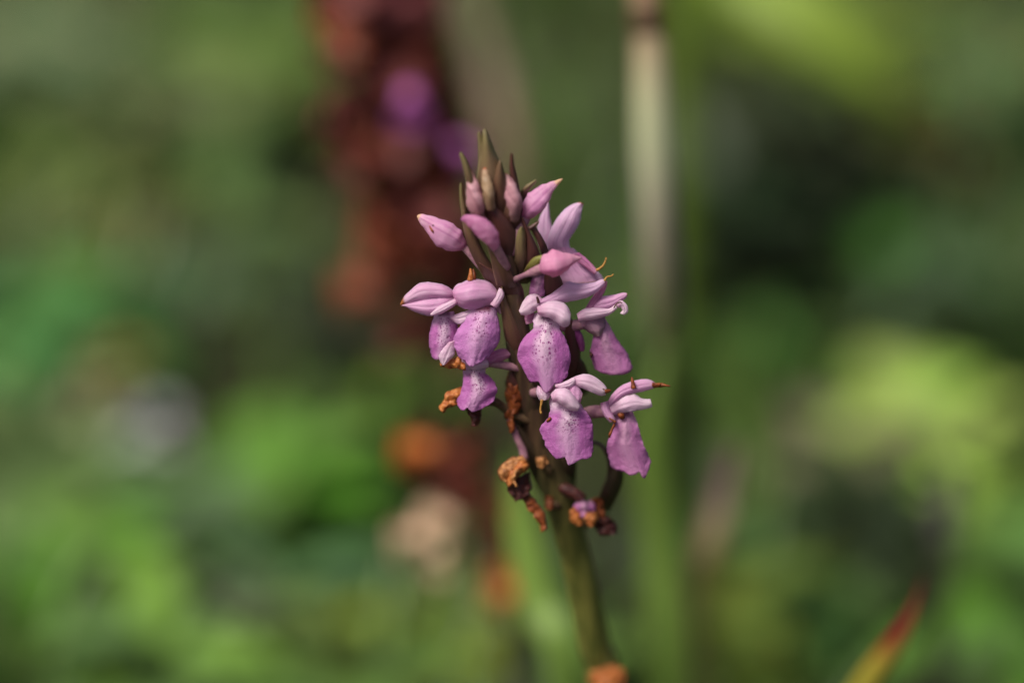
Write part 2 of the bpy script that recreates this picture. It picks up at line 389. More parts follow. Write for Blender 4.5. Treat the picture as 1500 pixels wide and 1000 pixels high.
# ------------------------------------------------------------------ single herbs, stalks and blades behind the orchid
def leaf_mesh(L, wd, col, droop=0.35, curl=0.25, seed=0):
    nv, nu = 9, 7; V = []; K = []; rs = random.Random(seed)
    c = np.array(lin(*col)[:3])
    for i in range(nv):
        t = i/(nv-1); hw = wd*0.5*(math.sin(math.pi*min(1, t*0.93+0.05))**0.75)*(1.0-0.25*t)
        if i == nv-1: hw = wd*.01
        for j in range(nu):
            s = 2*j/(nu-1)-1
            z = L*(0.35*t-droop*t*t) + curl*hw*abs(s)**1.5 + L*0.02*math.sin(t*12+j+seed)*abs(s)
            V.append((t*L, s*hw, z)); K.append((*(c*(1.12 if j == nu//2 else rs.uniform(.9, 1.06))), 1))
    return V, grid_faces(nv, nu), K
def herb(px, py, size, nleaf, col, label, cat, h=0.035, name='leafy_herb', group=None, elong=1.7, jitter=14, upright=0.5, seed=None, pure=False):
    """a rosette of leaves whose middle stands where the pixel's ray meets the height h"""
    seed = seed if seed is not None else int(px*7+py); rs = random.Random(seed)
    if not pure: col = tuple(int(c*.62+g_*.38) for c, g_ in zip(col, (80, 124, 36)))
    g = G(px, py, h); root = empty(name, (g[0], g[1], 0), label, cat, group)
    base = leaf_mesh(size, size/elong, col, seed=seed); datas = []
    for k in range(2):
        c2 = [max(0, min(255, c+rs.randint(-jitter, jitter))) for c in col]
        V, f, K = leaf_mesh(size*(1, .8)[k], size/elong*(1, .9)[k], c2, droop=(.35, .55)[k], seed=seed+k)
        datas.append((V, f, K))
    protos = [None, None]
    for k in range(nleaf):
        d = k % 2
        if protos[d] is None:
            o = mesh_obj('leaf', *datas[d][:2], M['leaf'], root, cols=datas[d][2], solid=0.0004); protos[d] = o
        else:
            o = protos[d].copy(); C.objects.link(o); o.parent = root
        a = k*2.4+rs.uniform(-.3, .3); hz = h*rs.uniform(.35, 1.15)
        rad = 0.004
        o.location = (rad*math.cos(a), rad*math.sin(a), hz); o.rotation_euler = (rs.uniform(-.25, .25), -upright*rs.uniform(.2, 1.1)+.2, a)
        sc_ = rs.uniform(.8, 1.15); o.scale = (sc_, sc_, sc_)
    q = [(0, 0, -0.003, .0025), (0.001, 0, h*.6, .0018), (0, .001, h*1.1, .0008)]
    V, f, UV = tube_geo(q, 6, 7)
    cc = np.array(lin(*col)[:3])*.8
    mesh_obj('stem', V, f, M['leaf'], root, cols=[(*cc, 1)]*len(V))
    return root

# (px, py, leaf length m, leaves, colour, label)
HERBS = [
 (40, 70, .054, 14, (158, 168, 134), 'pale grey-green broad-leaved herb, largest of the pale herbs by the yellowish dead leaf'),
 (250, 150, .048, 12, (140, 142, 118), 'dull grey-green herb between the pale herb and the brown faded spike'),
 (420, 100, .046, 12, (118, 138, 82), 'sage-green herb just beside the brown faded spike'),
 (60, 300, .040, 12, (100, 132, 84), 'mid green herb next to the tan dead leaves'),
 (90, 470, .042, 14, (104, 134, 74), 'bluish-green herb above the yellow flower head'),
 (330, 340, .036, 9, (92, 104, 84), 'greyish low herb in front of the sage-green one'),
 (40, 640, .036, 12, (112, 146, 100), 'light green herb beside the grey-white flower'),
 (50, 810, .034, 14, (106, 150, 52), 'bright grass-green herb below the grey-white flower'),
 (400, 700, .040, 14, (112, 148, 52), 'yellow-green herb between the grey-white flower and the rusty spike'),
 (180, 770, .030, 9, (112, 118, 112), 'silver-grey herb under the grey-white flower'),
 (290, 740, .026, 9, (120, 134, 112), 'silver-green herb right beside the yellow-green one'),
 (400, 880, .034, 10, (104, 112, 98), 'grey-leaved herb in front of the yellow-green one'),
 (240, 970, .036, 14, (124, 156, 78), 'fresh light green herb in front of the silver-grey herb'),
 (520, 960, .034, 12, (106, 138, 60), 'green herb at the foot of the rusty faded spike'),
 (520, 560, .036, 10, (88, 124, 52), 'deep green herb behind the rusty faded spike'),
 (1240, 70, .060, 12, (126, 152, 52), 'lush yellow-green herb under the broad arching blade'),
 (1460, 120, .044, 12, (124, 132, 106), 'pale grey-green herb beside the purple-brown leaves'),
 (1060, 440, .036, 12, (92, 122, 46), 'grass-green herb beside the pale dry stalk'),
 (1310, 340, .036, 10, (84, 118, 50), 'mid green herb between the dark hollow and the mauve-grey herb'),
 (1340, 420, .034, 8, (112, 112, 102), 'mauve-grey low herb behind the bright lime leaves'),
 (1375, 612, .034, 16, (200, 226, 120), 'bright lime-green herb with wide leaves, palest of all'),
 (1240, 640, .030, 8, (138, 138, 104), 'grey-beige herb touching the bright lime one'),
 (1170, 820, .036, 12, (86, 124, 52), 'plain green herb behind the red-tipped blade'),
 (1460, 800, .034, 14, (80, 138, 50), 'vivid green herb beside the dark purple stalk'),
 (1060, 900, .030, 12, (124, 138, 60), 'olive-yellow herb in front of the dry beige stalk'),
 (1440, 960, .034, 12, (96, 140, 66), 'fresh green herb in front of the red-tipped blade'),
 (660, 940, .030, 12, (138, 146, 72), 'yellowish herb under the cream faded floret'),
]
for (px, py, s_, n, c, lab) in HERBS:
    herb(px, py, s_, n, c, lab, 'plant', group=None)
herb(1165, 215, .046, 26, (36, 52, 22), 'added herb with shade-coloured leaves in the hollow under the arching blade', 'plant', h=.06, pure=True, jitter=5, upright=.8)  # added plant; its near-black leaf colour stands for the shade in this gap
herb(1050, 300, .040, 22, (40, 56, 24), 'added herb with shade-coloured leaves standing right beside the pale dry stalk', 'plant', h=.06, pure=True, jitter=5, upright=.8)  # added too: the gap's shade is put into the leaf colour
herb(505, 500, .034, 18, (44, 56, 26), 'added shade-coloured herb behind the faded brown spike and the left flowers', 'plant', h=.05, pure=True, jitter=5, upright=.7)  # added; leaves coloured dark to stand for shade between the plants
herb(1265, 770, .028, 16, (44, 62, 26), 'added shade-coloured herb between the lime herb and the dark purple stalk', 'plant', h=.05, pure=True, jitter=5, upright=.7)  # added plant with the shade of a gap painted into its leaves
herb(165, 275, .018, 5, (150, 130, 78), 'small tan dead leaves among the green herbs', 'dead leaf', name='dead_leaf_cluster', h=.05)
herb(1400, 70, .030, 7, (104, 78, 74), 'purple-brown leaf cluster behind the lime herb', 'dead leaf', name='dead_leaf_cluster', h=.06)

def stalk(name, pts, cols, label, cat, group=None, extra=None, nv=24):
    """pts: (px, py, distance m, radius m); cols per point; last point is dropped to the ground"""
    q = [tuple(W(x, y, d))+(r,) for x, y, d, r in pts]
    b0, b1 = np.array(q[-2][:3]), np.array(q[-1][:3])
    foot = np.array([b1[0]+(b1[0]-b0[0])*.3, b1[1]+0.004, -0.004]); q.append(tuple(foot)+(pts[-1][3]*1.05,))
    root = empty(name, (foot[0], foot[1], 0), label, cat, group); off = np.array([foot[0], foot[1], 0, 0])
    V, f, UV = tube_geo([tuple(np.array(x)-off) for x in q], nv, 12, rough=.12)
    cl = catmull(np.array([lin(*c)[:3] for c in cols]+[lin(*cols[-1])[:3]]), nv).clip(0, 1)
    mesh_obj('stalk', V, f, M['leaf'], root, cols=np.column_stack([np.repeat(cl, 12, 0), np.ones(nv*12)]))
    return root, off[:3]

# pale dry stalk right of the orchid, with its brown node and a sheath
rt, off = stalk('dry_stalk', [(942, -60, .60, .0024), (950, 40, .602, .0034), (957, 180, .608, .0040), (965, 330, .62, .0040), (974, 480, .64, .0034), (984, 700, .69, .0026), (990, 900, .73, .0022)],
      [(150, 116, 90), (186, 160, 130), (214, 218, 178), (196, 186, 164), (150, 152, 104), (90, 122, 46), (76, 108, 38)], 'tall pale dry stalk with a brown node beside the orchid', 'stalk')
q = [tuple(W(946, 5, .601)-off)+(.0035,), tuple(W(948, 25, .6015)-off)+(.0040,), tuple(W(950, 48, .602)-off)+(.0037,)]
V, f, UV = tube_geo(q, 8, 12, rough=.1); mesh_obj('node', V, f, M['ovary'], rt)
stalk('dry_stalk', [(670, -40, .80, .003), (715, 90, .80, .0036), (745, 220, .80, .0036), (770, 420, .82, .003)],
      [(128, 118, 92), (140, 124, 104), (166, 134, 120), (122, 112, 84)], 'hazy pinkish-tan stalk right behind the orchid tip', 'stalk')
stalk('dry_stalk', [(1078, 655, .66, .002), (1060, 730, .66, .003), (1040, 800, .66, .0034), (1020, 900, .67, .0026)],
      [(110, 88, 84), (124, 104, 96), (168, 150, 108), (140, 140, 84)], 'short dry beige stalk leaning by the olive-yellow herb', 'stalk')
stalk('dark_stalk', [(1392, 690, .70, .003), (1386, 760, .70, .0036), (1380, 850, .70, .003)],
      [(82, 74, 76), (74, 70, 68), (70, 74, 56)], 'short dark purple-grey stalk beside the vivid green herb', 'stalk')
stalk('green_stalk', [(868, 760, .66, .002), (820, 860, .66, .003), (830, 1000, .67, .003)],
      [(96, 124, 52), (104, 132, 58), (92, 122, 48)], 'slim green stalk rising close behind the orchid stem', 'stalk') if False else None

def blade(name, pts, wid, cols, label, cat='grass blade', fold=.25):
    """one broad grass blade through pixels (px, py, distance) from its foot to its tip"""
    q = np.array([W(x, y, d) for x, y, d in pts]); foot = np.array([q[0][0], q[0][1]+.002, -.003])
    A = catmull(np.vstack([foot, q]), 26); n = 26; V = []; K = []
    cl = catmull(np.array([lin(*c)[:3] for c in cols]), n).clip(0, 1)
    T = np.gradient(A, axis=0)
    for i in range(n):
        t = i/(n-1); wv = wid*(.55+.45*math.sin(math.pi*min(1, t*1.1)))*(1 if t < .6 else max(.03, 1-((t-.6)/.4)**1.6))
        tv = Vector(T[i]).normalized(); side = tv.cross(Vector(fwd)); side.normalize(); nrm = side.cross(tv)
        for s in (-1, -.5, 0, .5, 1):
            V.append(A[i]-foot+np.array(side)*s*wv*.5 - np.array(nrm)*fold*wv*(1-abs(s))*.5); K.append((*cl[i], 1))
    root = mesh_obj(name, V, grid_faces(n, 5), M['leaf'], cols=K, solid=.0003); root.location = tuple(foot)
    return tag(root, label, cat)
blade('grass_blade', [(1196, 1110, .585), (1240, 1040, .58), (1276, 988, .576), (1308, 944, .572), (1335, 898, .568), (1352, 846, .565)], .0044,
      [(110, 126, 46), (120, 132, 48), (150, 150, 56), (186, 176, 66), (190, 168, 66), (160, 62, 50), (150, 46, 46), (120, 40, 40)], 'red-tipped grass blade with yellow lower part')
blade('grass_blade', [(1000, -90, .86), (1080, -30, .85), (1180, 40, .84), (1300, 130, .84), (1380, 200, .85)], .016,
      [(110, 136, 48), (126, 154, 54), (136, 162, 58), (126, 152, 52), (100, 130, 44)], 'broad yellow-green blade arching over the dark hollow')
blade('grass_blade', [(985, 1010, .66), (968, 800, .65), (955, 620, .64), (985, 470, .64)], .009,
      [(92, 124, 46), (108, 138, 58), (112, 140, 60), (104, 132, 54), (100, 124, 54)], 'upright green blade just behind the lower right flowers')
blade('grass_blade', [(1120, 1010, .80), (1110, 760, .80), (1090, 560, .80), (1130, 420, .80)], .012,
      [(70, 104, 40), (84, 116, 46), (92, 122, 48), (80, 112, 42)], 'wide dim green blade behind the dry beige stalk')
blade('grass_blade', [(830, 1010, .62), (790, 880, .62), (760, 740, .62), (752, 650, .62)], .009,
      [(100, 132, 54), (112, 142, 62), (116, 146, 60), (104, 134, 56)], 'light green blade between the rusty spike and the orchid stem')

def flower_head(px, py, dist, col, R_, label, name, n=26):
    c = W(px, py, dist); root = empty(name, (c[0], c[1]+.004, 0), label, 'flower'); o0 = np.array([c[0], c[1]+.004, 0])
    q = [tuple(np.array([0, 0, -.003]))+(.0011,), (.001, 0, c[2]*.5, .001), tuple(c-o0)+(.0012,)]
    V, f, UV = tube_geo(q, 10, 8); mesh_obj('stem', V, f, M['leaf'], root, cols=[(*lin(96, 116, 60)[:3], 1)]*len(V))
    rs = random.Random(int(px)); V, f, K = leaf_mesh(R_, R_*.55, col, droop=.2, seed=3); proto = None
    for k in range(n):
        o = mesh_obj('petal', V, f, M['leaf'], root, cols=K) if proto is None else proto.copy()
        if proto is None: proto = o
        else: C.objects.link(o); o.parent = root
        o.location = tuple(c-o0); o.rotation_euler = (0, -rs.uniform(-.3, 1.3), k*2.4); s_ = rs.uniform(.7, 1.1); o.scale = (s_,)*3
    return root
flower_head(222, 640, .84, (206, 208, 206), .011, 'grey-white fluffy flower head among the herbs', 'pale_flower')
flower_head(168, 548, .88, (186, 170, 104), .011, 'yellow flower head behind the grey-white one', 'yellow_flower', 22)
flower_head(140, 600, .86, (170, 178, 132), .012, 'pale green seed head between the yellow and grey-white flowers', 'seed_head', 22)

# ------------------------------------------------------------------ faded spikes behind
def floret_meshes():
    out = []
    for k in range(3):
        rs = random.Random(40+k); V = []; Fc = []
        q = [(0, 0, 0, .0016), (.003, 0, .0012, .0021), (.006, .0004, .001, .0015)]
        v, f, uv = tube_geo(q, 7, 8, rough=.2); V += v; Fc += f
        for p_ in range(5):
            a = p_*1.256+rs.uniform(-.3, .3); L = rs.uniform(.005, .008); off = len(V); nv, nu = 7, 5
            for i in range(nv):
                t = i/(nv-1); hw = .0024*math.sin(math.pi*(t*.85+.1)); cur = rs.uniform(1.2, 2.6) if i == 0 else cur
                for j in range(nu):
                    s = 2*j/(nu-1)-1; rad = .0008+L*.55*math.sin(t*1.9); x = .0058+L*(t*.7-.4*t*t*cur*.5)
                    sw = s*hw+.0006*math.sin(5*t+k+j); zz = rad-.0007*s*s*cur
                    V.append((x, math.cos(a)*zz-math.sin(a)*sw, math.sin(a)*zz+math.cos(a)*sw))
            Fc += grid_faces(nv, nu, off=off)
        out.append((V, Fc))
    return out
FL = floret_meshes()
def faded_spike(axis, n, rad, label, mats, special, r_stem=.0018, start=0.05, name='faded_orchid', seed=5, sizes=(.9, 1.3), out=0.0):
    """axis: (px, py, dist) top to bottom of the flowering part; florets of three shared meshes set round the stem"""
    rs = random.Random(seed)
    q = np.array([W(*a) for a in axis]); foot = np.array([q[-1][0]+(q[-1][0]-q[-2][0])*.4, q[-1][1]+.01, -.004])
    root = empty(name, (foot[0], foot[1], 0), label, 'flower', None); off = np.array([foot[0], foot[1], 0])
    A = np.vstack([q, foot]); pts = [tuple(A[i]-off)+(r_stem*(.6+.6*i/(len(A)-1)),) for i in range(len(A))]
    V, f, UV = tube_geo(pts, 30, 10, rough=.1)
    mesh_obj('stem', V, f, M['ovary'], root)
    ax = catmull(q, 60); protos = {}
    for k in range(n):
        t = start+(1-start)*(k+.5)/n; p = ax[min(59, int(t*59))]; a = k*2.4+rs.uniform(-.25, .25)
        key = (k % 3, mats(t, rs))
        if key not in protos:
            V, f = FL[key[0]]; o = mesh_obj('withered_flower', V, f, M[key[1]], root); protos[key] = o
        else:
            o = protos[key].copy(); C.objects.link(o); o.parent = root
        ro = out*rs.uniform(.5, 1.1); o.location = tuple(p-off+np.array([math.cos(a)*ro, math.sin(a)*ro, rs.uniform(-.003, .003)])); o.rotation_euler = (rs.uniform(-3, 3), rs.uniform(-.5, .6), a); s_ = rs.uniform(*sizes)*rad(t); o.scale = (s_,)*3
    for (px, py, d, m, s_, rz) in special:
        V, f = FL[1]; o = mesh_obj('fresh_flower', V, f, M[m], root)
        o.location = tuple(W(px, py, d)-off); o.rotation_euler = (0, .3, rz); o.scale = (s_,)*3
    return root
M['b_rust'] = plain_mat('faded_rust', (116, 52, 34), (150, 76, 48), 300)
M['b_wine'] = plain_mat('faded_wine', (92, 40, 40), (122, 58, 52), 300)
M['b_rose'] = plain_mat('faded_rose', (140, 70, 76), (176, 104, 104), 300)
M['b_purple'] = plain_mat('fresh_purple', (176, 84, 164), (200, 118, 190), 300, tr=.3)
M['b_cream'] = plain_mat('faded_cream', (206, 170, 140), (228, 200, 168), 300, tr=.3)
M['b_orange'] = plain_mat('faded_orange', (176, 92, 36), (206, 124, 56), 300)
def m_big(t, rs):
    if t < .22: return rs.choice(['b_rose', 'b_rose', 'b_wine', 'b_rust'])
    return rs.choice(['b_rust', 'b_rust', 'b_wine', 'b_wine', 'b_wine'])
faded_spike([(535, -90, .66), (552, 0, .665), (580, 120, .675), (602, 240, .685), (615, 330, .692), (625, 400, .70), (640, 520, .71)], 130,
            lambda t: 1.2 if t < .65 else 1.2-1.0*(t-.65), 'tall faded orchid spike of brown florets with two purple blossoms', m_big,
            [(600, 135, .648, 'b_purple', 1.15, -1.5), (664, 212, .664, 'b_purple', .9, -.9), (556, 432, .68, 'b_rust', 1.2, 3.0), (545, 418, .68, 'b_rust', 1.1, 2.7)], start=.0, out=.006)
faded_spike([(640, 640, .65), (672, 690, .655), (706, 740, .66), (730, 800, .665), (748, 880, .67)], 18,
            lambda t: 1.0, 'short rusty faded spike with one cream floret beside the orchid stem', lambda t, rs: rs.choice(['b_rust', 'b_orange', 'b_rust', 'b_wine']),
            [(640, 662, .645, 'b_orange', 1.1, 2.6), (652, 690, .648, 'b_rust', .9, 2.2), (634, 788, .65, 'b_cream', 1.1, 2.9), (664, 768, .65, 'b_cream', 1.1, 2.3), (654, 800, .65, 'b_cream', .9, -1.9)], name='faded_orchid', seed=9, sizes=(.65, 1.0))

# ------------------------------------------------------------------ THE ORCHID
st_path = [(722, 240, 5), (728, 300, 9), (738, 360, 13), (750, 430, 16), (763, 510, 19), (780, 590, 22), (803, 670, 25), (824, 740, 25), (842, 810, 24), (858, 880, 25), (872, 950, 25), (884, 1015, 26)]
q = [P(x, y, stem_z(y)) for x, y, r in st_path]
foot = q[-1]+(q[-1]-q[-3])*0; foot = np.array([q[-1][0]+.008, q[-1][1]+.006, -.006])
ORIGIN = np.array([foot[0], foot[1], 0.0])
orchid = empty('orchid', ORIGIN, 'pink spotted orchid in sharp focus with buds on top and withered florets below', 'flower')
pts = [tuple(q[i])+(st_path[i][2]*S,) for i in range(len(q))]+[tuple((q[-1]+foot)/2)+(24*S,), tuple(foot)+(26*S,)]
V, f, UV = tube_geo(pts, 90, 18, lobes=.0, rough=.10)
mesh_obj('stem', V, f, M['stem'], orchid, UV, ORIGIN)

def B(mat, st, extra, dz=-8, keel=0, thick=1.8, ruffle=.6, **k):
    """bract: base to tip; depth follows the stem plus extra"""
    l_ = st[-1]; wd_ = math.hypot(l_[2]-l_[0], l_[3]-l_[1])
    if wd_ > 1.5:
        k_ = st[-2]; mx, my = (l_[0]+l_[2])/2, (l_[1]+l_[3])/2; qx, qy = mx-(k_[0]+k_[2])/2, my-(k_[1]+k_[3])/2; n_ = math.hypot(qx, qy)
        tx, ty = mx+qx/n_*(2+wd_*.6), my+qy/n_*(2+wd_*.6); st = list(st)+[(tx-.3, ty, tx+.3, ty)]
    zz = [stem_z((a[1]+a[3])/2) for a in st]; ex = np.interp(np.linspace(0, 1, len(st)), np.linspace(0, 1, len(np.atleast_1d(extra))), np.atleast_1d(extra))
    ex = np.array(ex, float); ex[0] -= 34; ex[1] -= 5          # the foot of a bract dives into the stem
    return rib('bract', M[mat], st, np.array(zz)+ex, dz, orchid, ruffle=ruffle, thick=thick, nu=11, nv=20, **k)

# --- bracts of the tip
B('olive', [(702, 330, 744, 330), (699, 300, 743, 300), (698, 270, 741, 270), (701, 245, 735, 245), (705, 225, 724, 222), (706, 207, 718, 206), (708, 195, 713, 194)], [10, 16, 14, 4], -14)
B('olive', [(700, 300, 722, 300), (700, 262, 716, 262), (702, 230, 712, 230), (701, 198, 705, 197)], [2, 4], -6)
B('olive', [(684, 325, 708, 325), (683, 300, 705, 300), (684, 272, 697, 272), (681, 255, 690, 252), (677, 238, 684, 236), (674, 228, 679, 228)], [18, 26, 20], -8)
B('olive', [(688, 372, 700, 366), (680, 340, 690, 336), (676, 310, 684, 305), (674, 290, 679, 288), (674, 273, 677, 272)], [8, 10], -4)
B('maroon', [(748, 345, 768, 345), (752, 318, 766, 318), (753, 290, 763, 290), (748, 262, 757, 258), (747, 245, 753, 243), (748, 228, 751, 228)], [6, 4], -5)
B('brown', [(718, 340, 752, 340), (718, 304, 748, 304), (720, 274, 744, 274), (726, 252, 738, 252), (731, 238, 734, 238)], [20, 22, 16], -10)
B('maroon', [(700, 345, 745, 345), (694, 318, 742, 318), (690, 296, 736, 296), (692, 276, 728, 276), (700, 262, 716, 262)], [6, 8], -10)
B('olive', [(758, 306, 768, 308), (762, 283, 772, 284), (768, 274, 777, 275), (777, 268, 784, 267)], [-6, -4], -4)
B('olive', [(728, 322, 742, 318), (716, 308, 726, 300), (702, 297, 712, 287), (690, 289, 697, 280)], [22, 26], -5)
B('brown', [(738, 345, 764, 345), (738, 322, 762, 322), (740, 304, 756, 304), (745, 290, 749, 290)], [22, 22], -8)
# --- bracts of the middle
B('brown', [(722, 425, 750, 425), (712, 412, 742, 408), (697, 385, 727, 396), (688, 365, 712, 375), (682, 345, 700, 352), (679, 325, 690, 328), (678, 312, 682, 312)], [14, 24, 20], -10)
B('maroon', [(735, 412, 760, 408), (727, 375, 757, 368), (721, 345, 756, 345), (712, 318, 748, 324), (703, 303, 732, 304), (698, 292, 712, 290)], [18, 22, 18], -12)
B('brown', [(732, 440, 766, 440), (728, 418, 757, 420), (722, 395, 746, 395), (718, 374, 732, 373), (712, 354, 720, 354)], [24, 34, 40], -9)
B('olive', [(752, 415, 774, 415), (754, 385, 772, 385), (755, 362, 770, 362), (758, 342, 769, 340)], [14, 20], -7)
B('maroon', [(762, 415, 788, 410), (766, 390, 793, 390), (769, 362, 789, 368), (768, 342, 780, 348), (764, 322, 769, 326)], [12, 14], -8)
B('maroon', [(797, 388, 806, 380), (793, 370, 801, 362), (787, 352, 794, 348), (779, 337, 785, 334)], [8, 10], -3)
B('green_bract', [(762, 408, 770, 408), (770, 392, 783, 397), (781, 378, 796, 386), (794, 374, 799, 379)], [22, 28], -5)
tube('bract', M['maroon'], [(775, 335, 3.5, 72), (781, 331, 3, 73), (789, 325, 1.4, 74)], orchid, nv=8, nu=8)
B('maroon', [(738, 460, 772, 460), (726, 432, 768, 436), (715, 410, 762, 415), (708, 396, 740, 402), (704, 388, 712, 390)], [16, 22, 20], -12)
B('brown', [(752, 545, 782, 540), (746, 520, 775, 518), (740, 495, 767, 490), (736, 468, 755, 464), (733, 440, 743, 442), (734, 424, 737, 424)], [18, 24, 24], -10)
B('dark_bract', [(762, 600, 792, 595), (756, 572, 786, 568), (750, 545, 778, 540), (744, 520, 760, 516), (742, 505, 747, 505)], [12, 20, 16], -10)
B('maroon', [(800, 470, 828, 470), (797, 440, 826, 440), (797, 415, 824, 415), (800, 398, 818, 400), (806, 384, 812, 384)], [0, 4], -8)
B('maroon', [(818, 580, 846, 575), (826, 545, 850, 540), (829, 510, 849, 508), (826, 480, 842, 478), (822, 462, 832, 460)], [-4, 2, 6], -8)
B('dark_bract', [(846, 580, 860, 575), (846, 555, 862, 552), (844, 535, 856, 532), (842, 522, 847, 522)], [-8, -6], -4)
B('dark_bract', [(770, 660, 800, 655), (764, 630, 800, 625), (762, 600, 798, 598), (768, 575, 790, 572), (776, 556, 782, 556)], [20, 26, 20], -10)
B('dark_bract', [(872, 742, 892, 750), (879, 722, 902, 730), (886, 706, 911, 710), (895, 692, 913, 692), (900, 676, 908, 674)], [40, 50, 50], -9)
B('dark_bract', [(786, 700, 812, 695), (782, 672, 812, 668), (786, 648, 806, 645), (794, 630, 798, 630)], [26, 30], -8)

B('dark_bract', [(790, 720, 818, 715), (776, 690, 806, 684), (764, 664, 792, 658), (756, 640, 774, 636), (752, 618, 758, 617)], [22, 24, 18], -9)
B('dark_bract', [(810, 720, 842, 715), (818, 690, 844, 688), (822, 664, 842, 662), (826, 642, 834, 641)], [18, 22, 14], -9)
B('maroon', [(756, 620, 784, 616), (748, 592, 772, 588), (744, 566, 764, 562), (746, 546, 752, 545)], [10, 16, 10], -8)
# --- buds
def bud(mat, pts, lobes=.07, neck=None, groove=True):
    o = tube('bud', M[mat], pts, orchid, nv=30, nu=30, lobes=lobes+.03, nl=3, rough=.14)
    if neck: tube('ovary', M['mauve'], neck, o, nv=12, nu=10)
    return o
z0 = stem_z(280)
bud('bud_dull', [(701, 318, 9, 84), (697, 296, 13, 96), (693, 276, 10.5, 100), (690, 260, 6, 100), (688, 248, 2.2, 99)])
bud('bud_cream', [(719, 306, 7, 92), (716, 284, 8.5, 104), (713, 266, 7, 106), (711, 254, 5, 105), (710, 246, 2, 104)])
bud('bud_dull', [(752, 322, 8, 74), (753, 298, 11.5, 88), (749, 278, 10.5, 92), (743, 263, 6.5, 92), (740, 254, 2.5, 91)])
bud('bud', [(768, 319, 6, 62), (773, 312, 11, 64), (780, 303, 15, 66), (788, 294, 16, 67), (796, 284, 13, 67), (805, 275.5, 8, 66), (814, 269, 4.8, 65), (824, 262, 1.0, 64)],
    neck=[(770, 318, 8, 62), (764, 332, 8, 62), (757, 347, 9, 58), (750, 372, 8, 48)])
e = bud('bud', [(680, 361, 6, 50), (675, 358, 11, 52), (667, 353, 16.5, 54), (656, 345, 19.5, 56), (645, 337, 18.5, 56), (633, 328.5, 13, 54), (622, 322, 8.5, 52), (615, 318, 5, 50), (611, 317, 1.5, 50)],
    neck=[(677, 359, 6, 51), (688, 372, 5, 50), (702, 388, 6, 44), (722, 408, 7, 36)])
tube('bite_mark', M['spot'], [(633, 329.5, .8, 67), (635.5, 330.5, 1.8, 69), (638, 330, .8, 68)], e, nv=6, nu=8)
tube('bite_mark', M['rust'], [(629, 331, .9, 64), (632, 336, 1.7, 68), (634, 339, 1.7, 69), (636, 342, .8, 68)], e, nv=8, nu=8)
bud('petal_rose', [(676, 321, 2.5, 104), (684, 321, 7, 106), (695, 325, 11, 108), (706, 332, 13.5, 108), (716, 343, 13, 104), (722, 354, 10, 98), (726, 364, 6, 90)],
    neck=[(724, 358, 7, 94), (732, 372, 7, 82), (742, 392, 7, 62)])
bud('bud_rose', [(791, 393, 5, 78), (796, 392, 11, 80), (803, 389, 17, 82), (813, 387, 19.5, 82), (823, 384.5, 16, 80), (833, 381, 10.5, 76), (843, 379, 5.5, 72), (852, 378, 1.2, 70)],
    neck=[(795, 393, 8, 78), (782, 398, 7, 70), (768, 403, 4, 62), (752, 410, 5, 48)])

# --- flowers: each flower is its ovary with lip, sepals, petals, spur as sub-parts
def flower(ov, mat='ovary'):
    return tube('flower', M[mat], ov, orchid, nv=14, nu=10, rough=.08)
def sub(fl, name, mat, st, z, dz, **k):
    if name in ('sepal', 'petal') and 'groove' not in k: k['groove'] = 2.2
    if name == 'hood': k.setdefault('ruffle', 1.4); k.setdefault('groove', 1.5)
    if name == 'lip': k.setdefault('ruffle', 1.3); k.setdefault('groove', -2.0)
    return rib(name, M[mat], st, z, dz, fl, **k)

# A: left front
a = flower([(750, 445, 7, 20), (730, 440, 7, 26), (712, 436, 7, 30), (700, 434, 5, 32)], 'mauve')
sub(a, 'lip', 'lipA', [(693, 448, 724, 450), (687, 457, 727, 457), (682, 466, 729.5, 466), (676, 476, 731, 476), (669, 486, 732, 487), (664.5, 497, 731.5, 498), (664, 508, 728, 508), (666, 517, 722, 517), (669, 522, 716, 524)],
    [40, 50, 54, 52, 46], [-8, -16, -18, -14], end=[(671, 523), (677, 526), (682, 529), (684, 533), (688, 536), (693, 537), (695, 533), (699, 534), (704, 531), (709, 527), (714, 524)], nv=44, nu=31)
sub(a, 'hood', 'petal', [(663, 427, 665, 434), (668, 419, 671, 446), (680, 413, 681, 451), (692, 408.5, 693, 452), (706, 410, 706, 450), (719, 415.5, 720, 446), (729, 425, 730, 440)], [44, 62, 66, 60, 46], [-8, -22, -22, -10], nu=15, thick=2.2)
sub(a, 'petal', 'petal_pale', [(718, 446, 727, 451), (726, 436, 734, 441), (730, 426, 738, 432), (732, 422, 735, 423.5)], [56, 58, 56], -5)
sub(a, 'sepal', 'petal_dusk', [(722, 446, 732, 444), (727, 453, 734, 452), (732, 460, 735, 459)], [34, 30], -3)
sub(a, 'petal', 'petal_pale', [(659, 465, 661, 467), (672, 459, 671, 474), (684, 455, 683, 472), (694, 452, 694, 462)], [34, 40], -4)
tube('withered_tip', M['orange'], [(688, 411, 4.5, 50), (689.5, 402, 3.5, 50), (689, 393, 1.2, 50)], a, nv=8, nu=8, rough=.3)
tube('withered_tip', M['rust'], [(694, 410, 3, 48), (694.5, 402, 3, 48), (693, 394, 1, 48)], a, nv=8, nu=8, rough=.3)
